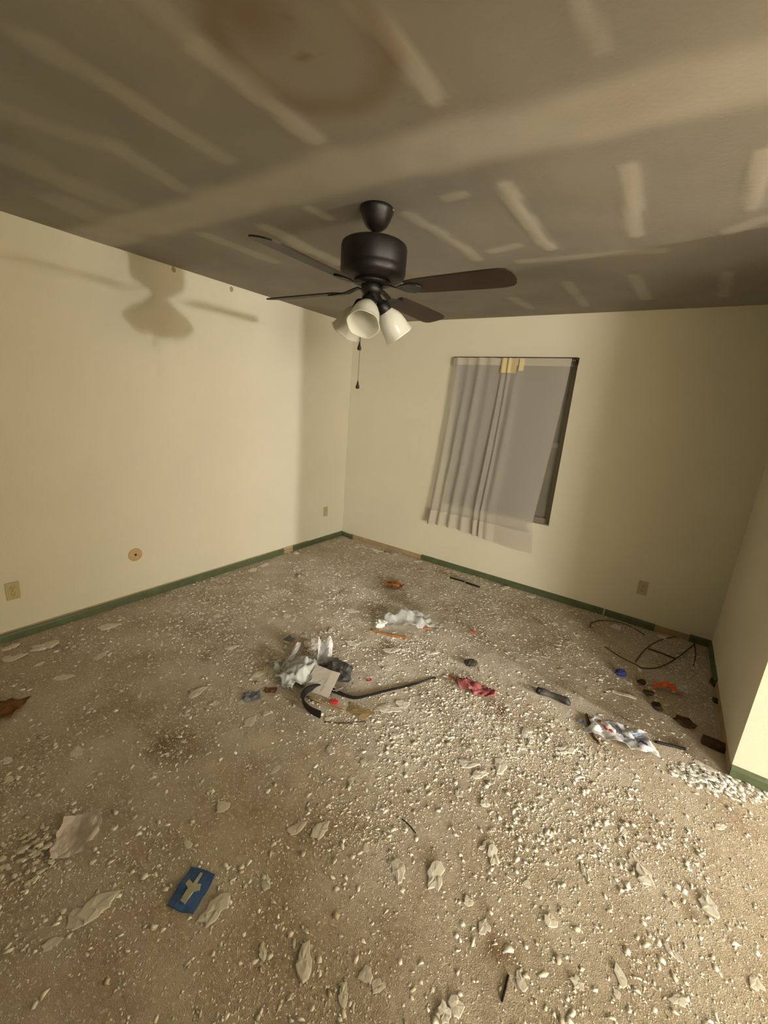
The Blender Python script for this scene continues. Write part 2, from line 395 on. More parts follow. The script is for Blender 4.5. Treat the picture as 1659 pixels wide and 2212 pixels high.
for p in ((500, 625), (375, 582)):     # small chips near the ceiling
    q = onX(*p); b = lump(0.004, .016, .02, .35, p[0], 2, flat=False); obj('paint_chip', b, M['drywall_strip'], wl, (0.0, q.y, q.z-.02))

# baseboards: profile extruded along the wall
def board(name, p, q, nrm, h=0.058, th=0.013, m='green', lean=0.0, wobble=0.0015):
    p, q, n = Vector(p), Vector(q), Vector(nrm); b = bmesh.new(); K = max(2, int((q-p).length/.08)); rings = []
    prof = [(0, 0), (th, 0), (th, h*.72), (th*.75, h*.86), (th*.35, h), (0, h)]
    for i in range(K+1):
        c = p.lerp(q, i/K); e = lean*(i/K)+wobble*mn.noise(Vector((c.x*5, c.y*5, 3.3)))
        rings.append([b.verts.new(c+n*(d+max(e, 0)+.0005)+Vector((0, 0, z))) for d, z in prof])
    for i in range(K):
        for k in range(6): b.faces.new((rings[i][k], rings[i][(k+1) % 6], rings[i+1][(k+1) % 6], rings[i+1][k]))
    b.faces.new(rings[0]); b.faces.new(rings[-1][::-1])
    return tag(obj(name, b, M[m]), kind='structure')
def by(px, py): return onY(px, py).x
def lx(px, py): return onX(px, py).y
LB = lx(612, 1196); LB2 = lx(632, 1189)
board('baseboard_left', (0, SY+.01, 0), (0, LB, 0), (1, 0, 0))
board('baseboard_left_end', (0, LB2, 0), (0, -0.002, 0), (1, 0, 0))
board('trim_1', (0, -3.25, 0.057), (0, -.6, 0.057), (1, 0, 0), h=0.009, th=0.004, m='drywall_strip', wobble=0)
board('trim_2', (0, LB, 0), (0, LB2, 0), (1, 0, 0), h=0.05, th=0.004, m='drywall_strip')
xa, xb, xc, xd, xe = by(765, 1164), by(910, 1211), by(1301, 1331), by(1304, 1332), by(1411, 1366)
xf = by(1487, 1384)
board('baseboard_back_stub', (0.015, 0, 0), (xa, 0, 0), (0, -1, 0), lean=.03, h=.05)
board('trim_3', (xa-.05, 0, 0), (xb, 0, 0), (0, -1, 0), h=0.05, th=0.004, m='drywall_strip')
board('baseboard_back', (xb, 0, 0), (xc, 0, 0), (0, -1, 0))
board('baseboard_back_second', (xd, 0, 0), (xe, 0, 0), (0, -1, 0), lean=.012)
board('trim_4', (xe, 0, 0), (xf, 0, 0), (0, -1, 0), h=0.05, th=0.004, m='drywall_strip')
board('baseboard_back_end', (xf, 0, 0), (RW-.002, 0, 0), (0, -1, 0))
board('baseboard_right', (RW, -.015, 0), (RW, -.62, 0), (-1, 0, 0))
board('trim_5', (RW, -.62, 0), (RW, BY, 0), (-1, 0, 0), h=0.045, th=0.004, m='drywall_strip')
board('baseboard_front', (RW-.0, BY, 0), (HX, BY, 0), (0, -1, 0), h=.062)

# window
win = tag(empty('window_1', ((WX0+WX1)/2, .1, WZ0)), kind='structure'); hw_, hh = (WX1-WX0)/2, WZ1-WZ0
def wpart(name, bs, m):
    b = bmesh.new()
    for q in bs: box(b, *q)
    return obj(name, b, M[m], win)
fw = .045
wpart('window_frame', [(-hw_, -hw_+fw, -.03, .03, 0, hh), (hw_-fw, hw_, -.03, .03, 0, hh), (-hw_+fw, hw_-fw, -.03, .03, 0, fw), (-hw_+fw, hw_-fw, -.03, .03, hh-fw, hh)], 'vinyl')
wpart('meeting_rail', [(-hw_+fw, hw_-fw, -.02, .02, hh/2-.02, hh/2+.02)], 'vinyl')
wpart('pane', [(-hw_+fw, hw_-fw, .0, .006, fw, hh/2-.02)], 'pane'); wpart('pane', [(-hw_+fw, hw_-fw, .0, .006, hh/2+.02, hh-fw)], 'pane')

# wall lamp at the end of the passage (out of frame, gives the room its light)
sl = tag(empty('wall_lamp', (HX, LAMP[1], LAMP[2])), 'round backplate wall lamp at the end of the entry passage', 'lamp')
b = bmesh.new(); capped(b, [(.06, 0), (.06, .015), (.03, .03), (.012, .04), (.012, .14)], 24, frame_to((-1, 0, 0))); obj('backplate', b, M['lamp_metal'], sl, smooth=True)

gl = tag(empty('added_light_fitting', (LAMP2[0], LAMP2[1], CH)), 'added cord and ceiling rose for the unseen soft light', 'lamp')  # fitting made up to go with the added soft light
b = bmesh.new(); capped(b, [(.06, 0), (.06, -.012), (.03, -.025), (.004, -.03), (.004, -.12)], 24); obj('ceiling_rose', b, M['lamp_metal'], gl, smooth=True)

# ================================================================== CEILING FAN
FX, FY = 1.888, -2.188
fan = tag(empty('ceiling_fan', (FX, FY, CH)), 'dark bronze ceiling fan with frosted glass shades hanging over the debris', 'ceiling fan')
b = bmesh.new(); capped(b, [(.070, .0), (.074, -.004), (.074, -.016), (.068, -.03), (.060, -.052), (.048, -.072), (.032, -.086), (.018, -.092), (.014, -.096)], 40); canopy = obj('canopy', b, M['bronze'], fan, smooth=True)
for a in (0.3, 0.3+PI):
    b = bmesh.new(); capped(b, [(.006, 0), (.006, .004), (.003, .006)], 10, Matrix.Translation((.073*math.cos(a), .073*math.sin(a), -.012)) @ frame_to((math.cos(a), math.sin(a), 0))); obj('canopy_screw', b, M['screw'], canopy)
b = bmesh.new(); capped(b, [(.0125, -.09), (.0125, -.135)], 20); obj('downrod', b, M['bronze'], fan, smooth=True)
b = bmesh.new(); capped(b, [(.024, -.118), (.028, -.122), (.028, -.134), (.10, -.136), (.132, -.140), (.144, -.148), (.1475, -.160), (.1478, -.185), (.1475, -.228), (.146, -.233), (.1475, -.238), (.1475, -.262), (.141, -.276), (.122, -.287), (.10, -.292), (.07, -.294)], 56); obj('motor_housing', b, M['bronze'], fan, smooth=True)
b = bmesh.new(); capped(b, [(.085, -.292), (.085, -.304), (.06, -.308)], 40); obj('flywheel', b, M['bronze'], fan, smooth=True)
b = bmesh.new(); capped(b, [(.046, -.306), (.05, -.31), (.05, -.336), (.042, -.345), (.034, -.35), (.034, -.372), (.022, -.38), (.006, -.384)], 32); kit = obj('switch_housing', b, M['bronze'], fan, smooth=True)
# blades
for k in range(4):
    A = math.radians(1+90*k)
    rot = Matrix.Rotation(A, 4, 'Z')
    pitch = Matrix.Rotation(math.radians(-12), 4, 'X')
    b = bmesh.new(); up, dn = [], []
    prof = [(.19, .046), (.24, .054), (.32, .059), (.45, .064), (.56, .067), (.61, .066), (.64, .058), (.655, .042), (.661, .018)]
    rim = [(x, y) for x, y in prof]+[(x, -y) for x, y in prof[::-1]]
    for x, y in rim:
        up.append(b.verts.new(pitch @ Vector((x, y, .003)))); dn.append(b.verts.new(pitch @ Vector((x, y, -.003))))
    nr = len(rim); b.faces.new(up); b.faces.new(dn[::-1])
    for i in range(nr): b.faces.new((up[i], dn[i], dn[(i+1) % nr], up[(i+1) % nr]))
    bl = obj('blade', b, M['blade'], fan, (0, 0, -.328), (0, 0, A))
    b = bmesh.new(); pts = [(.07, .016, .016), (.10, .013, .012), (.14, .015, .0), (.17, .03, -.003), (.21, .038, -.0055), (.245, .022, -.0055), (.26, .006, -.0055)]
    ra, rb = [], []
    for x, y, z in pts:
        row = []
        for yy, dz in ((y, .0), (-y, .0), (-y, -.005), (y, -.005)):
            q = Vector((x, yy, 0)); q = pitch @ q if x > .15 else q
            row.append(b.verts.new(q+Vector((0, 0, z+dz))))
        ra.append(row)
    for i in range(len(ra)-1):
        for j in range(4): b.faces.new((ra[i][j], ra[i][(j+1) % 4], ra[i+1][(j+1) % 4], ra[i+1][j]))
    b.faces.new(ra[0]); b.faces.new(ra[-1][::-1])
    obj('blade_iron', b, M['bronze'], bl)
# shades
for az in (57, 177, 297):
    a = math.radians(az); tilt = math.radians(40)
    d = Vector((math.cos(a)*math.sin(tilt), math.sin(a)*math.sin(tilt), -math.cos(tilt)))
    o0 = Vector((math.cos(a)*.022, math.sin(a)*.022, -.345))
    mt = Matrix.Translation(o0) @ frame_to(d)
    b = bmesh.new(); capped(b, [(.015, -.005), (.015, .03), (.026, .04), (.033, .05), (.033, .084), (.028, .088)], 24, mt)
    sk = obj('socket', b, M['bronze'], fan, smooth=True)
    b = bmesh.new(); pr = [(.026, .07), (.03, .078), (.040, .092), (.052, .112), (.060, .135), (.0635, .16), (.065, .18), (.069, .198), (.0725, .205)]
    inner = [(r_-.0035, z_) for r_, z_ in pr[::-1]]
    wv = lambda an, z: .03*math.cos(6*an)*max(0, (z-.17)/.035)
    lathe(b, pr+[(.0712, .2055)]+inner, 48, mt, wv); obj('glass_shade', b, M['shade'], fan, smooth=True)
nrm = Vector((CAM[0]-FX, CAM[1]-FY, 0)).normalized(); side = Vector((0, 0, 1)).cross(nrm)
for lat, dep, zb in ((-.041, .02, 1.848), (-.039, -.012, 1.676)):
    p = side*lat+nrm*dep; b = bmesh.new()
    tube(b, [Vector((p.x, p.y, -.33)), Vector((p.x, p.y, (zb+.035)-CH))], .0011, 6); ch = obj('pull_chain', b, M['chain'], fan)
    b = bmesh.new(); capped(b, [(.0015, .038), (.003, .034), (.0055, .022), (.0095, .010), (.0095, .004), (.006, 0)], 16, Matrix.Translation((p.x, p.y, zb-CH))); obj('pull_fob', b, M['fob'], ch, smooth=True)

# ================================================================== CURTAIN
ry = -.055; rz = 2.092
rod = tag(empty('curtain_rod', (1.84, ry, rz)), 'thin dark brown curtain rod above the window', 'curtain rod')
b = bmesh.new(); tube(b, [Vector((-.55, 0, 0)), Vector((.545, 0, 0))], .0085, 12); obj('rod_tube', b, M['rod'], rod, smooth=True)
for sx in (-.535, .535):
    b = bmesh.new(); box(b, sx-.006, sx+.006, 0, -ry, -.012, .004); box(b, sx-.012, sx+.012, -ry-.004, -ry, -.04, .012); obj('bracket', b, M['rod'], rod)
cur = tag(empty('sheer_curtain', (1.8, ry, .46)), 'wrinkled white sheer curtain hanging over the window', 'curtain')
NX, NZ = 150, 44; X0, X1 = 1.30, 2.345
FOLD = [(.045, .028, .034), (.15, .03, .028), (.255, .032, .034), (.36, .034, .022), (.465, .016, .05), (.515, .012, .03), (.585, .035, .026), (.82, .1, .008)]
def curt(u, zt):   # zt 0 bottom .. 1 top
    zt = min(max(zt, 0.0), 1.0)
    f = 0.0
    for (c, wd, am) in FOLD:
        cc = c-0.02*(1-zt)*math.sin(c*9); f += am*(0.45+.75*(1-zt)+.2*math.sin(c*40+zt*5))*math.exp(-((u-cc)/wd)**2)
    f += .003*math.sin(u*60+zt*2)*(1-zt)*(1 if u < .66 else .3)
    l = X0-.085*(1-zt)**1.6; r_ = X1-.10*(1-zt)**1.3*(1 if zt > .16 else .4+.6*zt/.16)
    return Vector((l+(r_-l)*u, -.012-.028*(1-zt)-f, 0))
ZT = 2.078; ZB = .455
def cpanel(name, z0, z1, m, off=0.0, u0=0.0, u1=1.0, nz_=NZ, thick=None):
    b = bmesh.new(); rows = []
    for j in range(nz_+1):
        z = z0+(z1-z0)*j/nz_; row = []
        for i in range(NX+1):
            u = u0+(u1-u0)*i/NX; zt = (z-ZB)/(ZT-ZB); p = curt(u, zt)
            zz = z+(.02*math.sin(u*5.5)-.03*u if zt < .12 else 0)*(1-zt/.12 if zt < .12 else 0)
            row.append(b.verts.new((p.x-1.8, p.y-off, zz-.46)))
        rows.append(row)
    for j in range(nz_):
        for i in range(NX): b.faces.new((rows[j][i], rows[j][i+1], rows[j+1][i+1], rows[j+1][i]))
    return obj(name, b, m, cur, smooth=True)
cpanel('panel', ZB, ZT, M['sheer'])
cpanel('hem', ZB-.001, ZB+.15, M['sheer_dense'], .003, 0, 1.0, 8)
cpanel('rod_pocket', ZT-.05, ZT+.012, M['sheer_dense'], .004, 0, 1.0, 5)
cpanel('folded_flap', ZT-.115, ZT+.005, M['flap'], .016, .45, .585, 8)
cpanel('folded_flap', ZT-.095, ZT+.004, M['flap'], .02, .605, .645, 6)

# ================================================================== WALL PLATES
def outlet(pos, axis, label, m='plate'):
    e = tag(empty('outlet_plate', pos, {'x': PI/2, 'y': 0}[axis]), label, 'outlet')   # local -Y is out of the wall at rot 0; rot 90 -> +X
    b = bmesh.new(); box(b, -.035, .035, -.0065, 0, -.0575, .0575); bmesh.ops.bevel(b, geom=list(b.edges), offset=.003, segments=2, affect='EDGES'); pl = obj('cover', b, M[m], e)
    for s in (-1, 1):
        b = bmesh.new(); capped(b, [(.0165, 0), (.0165, .002), (.015, .003)], 20, Matrix.Translation((0, -.0062, s*.0195)) @ frame_to((0, -1, 0)) @ Matrix.Scale(.85, 4, (0, 1, 0))); f = obj('receptacle', b, M[m], e)
        b = bmesh.new(); box(b, -.0075, -.0055, -.0096, -.009, s*.0195-.002, s*.0195+.006); box(b, .0055, .0075, -.0096, -.009, s*.0195-.002, s*.0195+.006); box(b, -.002, .002, -.0096, -.009, s*.0195-.010, s*.0195-.006); obj('slots', b, M['slot'], f)
    b = bmesh.new(); capped(b, [(.003, 0), (.003, .001), (.002, .0015)], 10, Matrix.Translation((0, -.0065, 0)) @ frame_to((0, -1, 0))); obj('screw', b, M['screw'], e)
    return e
outlet(onX(27, 1276), 'x', 'almond outlet plate on left wall left of the round cover')
outlet(onX(703, 1105), 'x', 'small almond outlet plate beside the far room corner')
outlet(onY(1388, 1270), 'y', 'almond outlet plate on shaded wall right of the curtain')
p = onX(292, 1198); e = tag(empty('round_cover_plate', p), 'round tan cover plate with centre hole on left wall', 'cover plate')
b = bmesh.new(); capped(b, [(.05, 0), (.05, .003), (.044, .006), (.012, .0065)], 36, frame_to((1, 0, 0))); obj('cover', b, M['plate_tan'], e, smooth=False)
b = bmesh.new(); capped(b, [(.009, .006), (.009, .0075)], 14, frame_to((1, 0, 0))); obj('jack', b, M['slot'], e)

# ================================================================== LITTER
random.seed(11)
def flat_at(name, bmx, m, px, py, rz, label, cat, group=None, z=0.0, smooth=False, parent=None):
    o = obj(name, bmx, m, parent, G(px, py)+Vector((0, 0, z)), (0, 0, rz), smooth)
    if label: tag(o, label, cat, group)
    return o
def stick(name, pix, rad, m, label, cat='stick', z=None, n=5, rz=None):
    pts = [G(px, py)+Vector((0, 0, (rad if not callable(rad) else rad(0.5))+(zz if zz else 0))) for (px, py, zz) in [(q+(0,))[:3] for q in pix]]
    o0 = pts[0].copy(); o0.z = 0; b = bmesh.new(); tube(b, [q-o0 for q in (smooth_path(pts, 6) if len(pts) > 2 else pts)], rad, n)
    o = obj(name, b, m, None, o0, smooth=True); return tag(o, label, cat)
RT = math.atan2(CR[1], CR[0])      # heading that runs to the right in the picture

# folded white paper near the left
def fold(u, v): return .03*abs(u+0.05)+.015*max(0, v)*2+(.02 if (u > .3 and v < -.1) else 0)
o = flat_at('folded_paper', sheet(.135, .16, .012, 3, 18, 18, 2.2, .001, .16, zfun=fold), M['paper'], 170, 1806, RT+.35, 'creased white folded paper lying beside crumbly plaster', 'paper')
# blue sachet
e = tag(empty('blue_sachet', G(415, 1924), RT-.22), 'flat blue plastic sachet with pale printed mark', 'wrapper')
sb = sheet(.098, .125, .005, 8, 14, 16, 3, .0035, .03, corner=.08); obj('film', sb, M['blue'], e)
b = bmesh.new()
def slab(b, pts, z0, z1):
    n = len(pts); lo = [b.verts.new((x, y, z0)) for x, y in pts]; hi = [b.verts.new((x, y, z1)) for x, y in pts]
    b.faces.new(lo[::-1]); b.faces.new(hi)
    for i in range(n): b.faces.new((lo[i], lo[(i+1) % n], hi[(i+1) % n], hi[i]))
slab(b, [(-.026, .022), (-.030, .006), (-.014, -.002), (-.014, -.04), (.006, -.044), (.010, -.004), (.026, .004), (.020, .020), (.006, .016), (.004, .05), (-.004, .05), (-.006, .014)], .0005, .0105)
obj('print', b, M['print_white'], e)
# grey-blue wrapper
flat_at('foil_wrapper', sheet(.085, .075, .014, 21, 12, 12, 3, .001, .1), M['greyblue'], 543, 1506, RT+.25, 'small grey-blue crumpled wrapper left of the black strap', 'wrapper')
flat_at('brown_shade_sheet', sheet(.07, .05, .006, 22, 8, 8, 3, .0015, .2), M['brown_card'], 585, 1492, RT+.2, 'small brown sheet standing for shade beside the grey-blue wrapper', 'scrap')  # brown sheet standing in for the wrapper's shadow
# bundle in the middle
def bagz(u, v): return .085*math.exp(-((u*2.4)**2+(v*2.4)**2))+.02*abs(math.sin(u*9+v*5))
flat_at('crumpled_bag', sheet(.26, .23, .035, 31, 34, 30, 5, .001, .22, zfun=bagz), M['bag_grey'], 654, 1458, RT+.5, 'crumpled pale grey plastic bag in the middle of the floor', 'bag', smooth=True)
e = flat_at('white_cloth_scrap', sheet(.085, .17, .02, 33, 12, 18, 4, .002, .15, zfun=lambda u, v: .11*(v+.5)+.03*math.sin(u*7)), M['bag_white'], 701, 1438, RT+.1, 'upright white plastic scrap leaning behind the black pouch', 'scrap')
flat_at('black_pouch', lump(.095, .075, .055, .45, 4.2, 3, 1.6), M['black_dust'], 726, 1464, RT-.35, 'dusty black pouch resting against the grey bag', 'pouch')
e = flat_at('white_carton_flap', sheet(.17, .12, .006, 35, 10, 8, 2, .003, .04, zfun=lambda u, v: .085*(.5+v)+.01*u), M['card_white'], 694, 1486, RT-.45, 'bent white card flap in front of the black pouch', 'card')
flat_at('white_plastic_strip', sheet(.035, .16, .012, 36, 6, 16, 4, .002, .2, zfun=lambda u, v: .12*(v+.5)), M['bag_white'], 628, 1442, RT-.35, 'narrow white plastic strip rising left of the grey bag', 'strip')
flat_at('crumpled_tissue', lump(.055, .045, .03, .5, 7.7, 3, 2.4), M['paper'], 676, 1400, RT, 'crumpled beige tissue behind the grey bag', 'tissue')
flat_at('grey_scrap', sheet(.06, .05, .012, 37, 8, 8, 3, .0015, .25), M['greyblue'], 623, 1382, RT+.8, 'dull grey scrap behind the white strip', 'scrap')
flat_at('bent_white_card', sheet(.07, .03, .008, 38, 10, 6, 3, .0015, .15, zfun=lambda u, v: .03*abs(u)), M['white_plaster'], 722, 1496, RT-.6, 'bright white bent card beside the red block', 'card', z=.02)
# black strap
sp = smooth_path([G(x, y) for x, y in ((692, 1551), (668, 1538), (655, 1519), (660, 1502), (680, 1492), (705, 1492), (735, 1503), (765, 1511), (795, 1505), (840, 1493), (890, 1481), (942, 1465))], 8)
b = bmesh.new(); o0 = sp[0].copy(); R_ = []
for i, q in enumerate(sp):
    t = (sp[min(i+1, len(sp)-1)]-sp[max(i-1, 0)]).normalized(); s = Vector((-t.y, t.x, 0)); f = i/(len(sp)-1)
    hgt = .034*(1-f)**.7+.005; th = .006*(1-.6*f); z0 = .0 ; lean = .008*math.sin(f*7)
    R_.append([b.verts.new(q-o0+s*(sd*th+(lean if zz else 0))+Vector((0, 0, zz*hgt+.012*math.sin(f*PI)*(1-f)))) for sd, zz in ((-1, 0), (1, 0), (1, 1), (-1, 1))])
for i in range(len(R_)-1):
    for j in range(4): b.faces.new((R_[i][j], R_[i][(j+1) % 4], R_[i+1][(j+1) % 4], R_[i+1][j]))
b.faces.new(R_[0]); b.faces.new(R_[-1][::-1])
tag(obj('black_strap', b, M['black'], None, o0, smooth=False), 'black rubber strap curled into a hook with long tail', 'strap')
e = tag(empty('red_clip', G(722, 1519), RT-.2), 'small red plastic clip under the black strap', 'clip')
b = bmesh.new(); box(b, -.02, .02, -.012, .012, 0, .018); bmesh.ops.bevel(b, geom=list(b.edges), offset=.003, segments=2, affect='EDGES'); obj('body', b, M['red'], e)
b = bmesh.new(); box(b, -.004, .004, -.0135, .0135, .006, .0195); obj('jaw', b, M['ink_red'], e)
stick('wooden_stick', [(664, 1508, .004), (700, 1522), (742, 1538)], .006, M['wood'], 'pale wooden stick inside the strap curl')
flat_at('tan_paper', sheet(.12, .075, .006, 41, 10, 10, 2, .0012, .25), M['wood'], 775, 1538, RT-.5, 'tan paper scrap beyond the wooden stick end', 'paper')
stick('thin_wire', [(700, 1560), (745, 1563), (790, 1559)], .002, M['wire'], 'thin dark wire below the strap curl', 'wire')
def tubepart(px, py, ang, label):
    e = tag(empty('plastic_tube', G(px, py)+Vector((0, 0, .009)), ang), label, 'tube')
    b = bmesh.new(); capped(b, [(.009, -.03), (.0095, -.028), (.0095, .02), (.008, .024)], 16, frame_to((1, 0, 0))); obj('barrel', b, M['white_plaster'], e, smooth=True)
    b = bmesh.new(); capped(b, [(.004, .022), (.002, .06)], 10, frame_to((1, 0, 0))); obj('tip', b, M['bag_white'], e)
tubepart(606, 1463, RT-.15, 'short white plastic tube with thin tip left of the grey bag')
tubepart(600, 1432, RT+1.0, 'short white plastic tube standing askew behind the other tube')
# litter right of the middle
def filmz(u, v): return .05*math.exp(-((u*3)**2+(v*3)**2))+.02*abs(math.sin(u*11+v*4))
flat_at('clear_plastic_bag', sheet(.34, .20, .04, 51, 26, 20, 5, .0008, .2, zfun=filmz), M['film'], 880, 1346, RT+.05, 'crumpled clear plastic bag with shiny highlights', 'bag', smooth=True)
flat_at('white_crumpled_tissue', lump(.04, .03, .028, .6, 9.1, 3, 2.6), M['white_plaster'], 822, 1354, RT, 'bright white crumpled tissue beside the clear plastic bag', 'tissue')
stick('orange_strip', [(802, 1362), (830, 1371), (862, 1377), (880, 1381)], .009, M['brown_paper'], 'orange-brown card strip in front of the clear bag', 'strip')
stick('straw', [(893, 1352, .012), (912, 1356), (930, 1359)], .004, M['orange'], 'thin orange straw poking from the clear bag', 'straw')
flat_at('brown_leaf_paper', sheet(.19, .14, .03, 55, 16, 14, 4, .0015, .25, corner=.3), M['brown_paper'], 848, 1266, RT, 'crumpled orange-brown paper near the back wall', 'paper')
stick('dark_rod', [(972, 1249), (1003, 1258)], .008, M['darkstick'], 'dark thin rod piece by the green baseboard, farther one')
stick('dark_rod', [(1006, 1260), (1036, 1270)], .009, M['darkstick'], 'dark thicker rod piece by the green baseboard below the curtain')
flat_at('red_chip', lump(.016, .012, .008, .4, 3.3, 2), M['red'], 1021, 1365, RT, 'tiny red chip at the edge of the shadow', 'chip')
flat_at('dark_lump', lump(.04, .028, .022, .4, 5.5, 3), M['grey_lump'], 1016, 1437, RT, 'dark grey lump above the faded red cloth', 'lump')
flat_at('red_cloth', sheet(.21, .085, .026, 61, 24, 14, 5, .002, .22, zfun=lambda u, v: .015*math.cos(v*3)), M['pink'], 1026, 1490, RT-.52, 'crumpled faded red cloth between the strap and black gadget', 'cloth', smooth=True)
flat_at('orange_scrap', sheet(.03, .02, .006, 62, 6, 6, 3, .001, .2), M['orange'], 975, 1464, RT-.8, 'tiny orange scrap beside the faded red cloth', 'scrap')
flat_at('red_scrap', sheet(.03, .022, .008, 63, 6, 6, 3, .001, .2), M['ink_red'], 797, 1471, RT+.5, 'tiny reddish scrap right of the grey bag', 'scrap')
# black handle
P0, P1 = G(1160, 1496), G(1232, 1524); e = tag(empty('black_gadget', (P0+P1)/2, heading(P0, P1)), 'dusty black rounded gadget lying at the shadow edge', 'gadget')
Lh = (P1-P0).length; b = bmesh.new()
rg = []
for i in range(17):
    f = i/16; x = (f-.5)*Lh; wv_ = .023+.004*math.cos(f*2*PI); h = .026+.004*math.cos(f*2*PI); k = min(1, (f*12)**.5 if f < .5 else ((1-f)*9)**.5); k = max(k, .45)
    cy = .012*math.cos((f-.5)*PI)
    rg.append([b.verts.new((x, cy+wv_*k*math.cos(a_), max(0, .6*h*k+h*k*math.sin(a_)*.75))) for a_ in [2*PI*j/14 for j in range(14)]])
for i in range(16):
    for j in range(14): b.faces.new((rg[i][j], rg[i][(j+1) % 14], rg[i+1][(j+1) % 14], rg[i+1][j]))
b.faces.new(rg[0][::-1]); b.faces.new(rg[-1]); obj('grip', b, M['black_dust'], e, smooth=True)
b = bmesh.new(); capped(b, [(.017, 0), (.019, .003), (.019, .014), (.015, .018)], 16, Matrix.Translation((-Lh/2+.012, 0, .018)) @ frame_to((-1, -.1, .3))); obj('collar', b, M['black'], e, smooth=True)
# printed bag
e = tag(empty('printed_bag', G(1335, 1590), RT-.42), 'crumpled white plastic bag with red and blue printing', 'bag')
def pz(u, v): return .018*abs(math.sin(u*10+v*3))
obj('film', sheet(.30, .16, .02, 71, 28, 18, 5, .001, .2, zfun=pz), M['bag_white'], e, smooth=True)
def strip_on(name, x0, x1, y0, y1, m, skew=0.0, z=.03, sd=1):
    obj(name, sheet(x1-x0, y1-y0, .008, sd, 5, 8, 3, .001, .08), M[m], e, ((x0+x1)/2, (y0+y1)/2, z), (0, 0, skew))
strip_on('print_stripe', -.085, -.070, -.03, .05, 'ink_red', .5, .026, 2); strip_on('print_stripe', -.062, -.047, -.035, .05, 'ink_red', .5, .027, 3)
strip_on('print_stripe', -.035, -.022, -.02, .045, 'ink_grey', .5, .027, 4)
strip_on('print_letter', .0, .018, -.045, .045, 'ink_grey', .45, .03, 5); strip_on('print_letter', .02, .07, -.048, -.030, 'ink_grey', .1, .03, 6); strip_on('print_letter', .06, .12, .0, .035, 'pale_blue', .2, .028, 7)
strip_on('print_corner', .085, .125, -.075, -.01, 'ink_blue', -.3, .022, 8)
flat_at('pale_blue_scrap', sheet(.045, .035, .008, 72, 8, 8, 3, .001, .2), M['pale_blue'], 1258, 1561, RT+.4, 'pale blue film scrap beside the brown twig', 'scrap')
stick('brown_twig', [(1266, 1545), (1272, 1565), (1280, 1590), (1294, 1608)], .007, M['twig'], 'curved brown twig left of the printed bag', 'twig')
stick('dark_stick', [(1415, 1605), (1448, 1613), (1480, 1621)], .008, M['darkstick'], 'dark straight stick lying beyond the printed bag')
flat_at('blue_bit', lump(.034, .028, .026, .25, 2.2, 3), M['cap_blue'], 1340, 1459, RT, 'small blue plastic bit in the shaded corner', 'plastic bit')
e = tag(empty('orange_wrapper', G(1440, 1493), RT-.4), 'orange and clear crumpled wrapper in the shaded corner', 'wrapper')
obj('orange_film', sheet(.17, .055, .02, 81, 16, 8, 4, .0015, .25, zfun=lambda u, v: .02*math.cos(u*4)), M['orange'], e)
obj('clear_film', sheet(.13, .08, .025, 82, 14, 10, 5, .001, .3), M['film'], e, (.06, .03, .004), (0, 0, .4))
flat_at('tan_stick_scrap', sheet(.13, .025, .006, 83, 12, 4, 3, .003, .15), M['plaster'], 1348, 1502, RT-.45, 'pale flat sliver lying left of the orange wrapper', 'sliver')
stick('wire_loop', [(1307, 1398), (1340, 1420), (1375, 1437), (1388, 1444), (1420, 1443), (1450, 1430), (1480, 1408), (1500, 1388), (1470, 1376), (1425, 1384), (1395, 1402), (1380, 1420), (1372, 1430)], .0035, M['wire'], 'dark wire coiled in a loop in the shaded corner', 'wire')
stick('loose_wire', [(1274, 1358), (1278, 1346), (1300, 1341), (1330, 1344), (1362, 1354), (1392, 1372)], .0035, M['wire'], 'loose dark wire curving along the back baseboard', 'wire')
stick('wire_end', [(1400, 1403), (1425, 1411), (1458, 1424)], .006, M['wire'], 'short thick wire end lying inside the wire loop', 'wire')
stick('wire_tail', [(1500, 1394), (1502, 1415), (1498, 1440)], .004, M['wire'], 'short dark wire beside the corner baseboard', 'wire')
flat_at('broken_board_piece', sheet(.05, .12, .004, 84, 6, 10, 2, .03, .12), M['dirt'], 1545, 1615, RT+.9, 'dark brown broken board piece against the alcove side wall', 'board')
for i, (px, py, s) in enumerate(((1545, 1478, 1.0), (1552, 1520, .8), (1400, 1500, .7), (1420, 1530, .8), (1480, 1565, 1.0), (1385, 1475, .6))):
    flat_at('dirt_clump', lump(.035*s, .05*s, .018*s, .6, 12+i, 2), M['dirt'], px, py, i*1.1, ('dark dirt clump against the alcove side wall', 'small dark dirt clump just under the alcove side wall strip', 'dark dirt clump left of the orange wrapper', 'dark dirt clump in front of the orange wrapper', 'wide dark dirt clump between the orange wrapper and dark stick', 'smallest dark dirt clump beside the orange wrapper')[i], 'dirt', 'dirt clumps in the alcove')
flat_at('brown_cardboard', sheet(.14, .13, .02, 91, 12, 12, 3, .004, .25), M['brown_card'], 8, 1535, RT+.2, 'torn brown cardboard near the left wall', 'cardboard')
stick('green_stick', [(1098, 2108), (1092, 2135), (1084, 2165)], .0035, M['darkstick'], 'thin dark stick lying alone among plaster crumbs')
stick('thin_twig', [(868, 1770), (884, 1784), (898, 1801)], .002, M['darkstick'], 'hair-thin dark twig among plaster crumbs', 'twig')

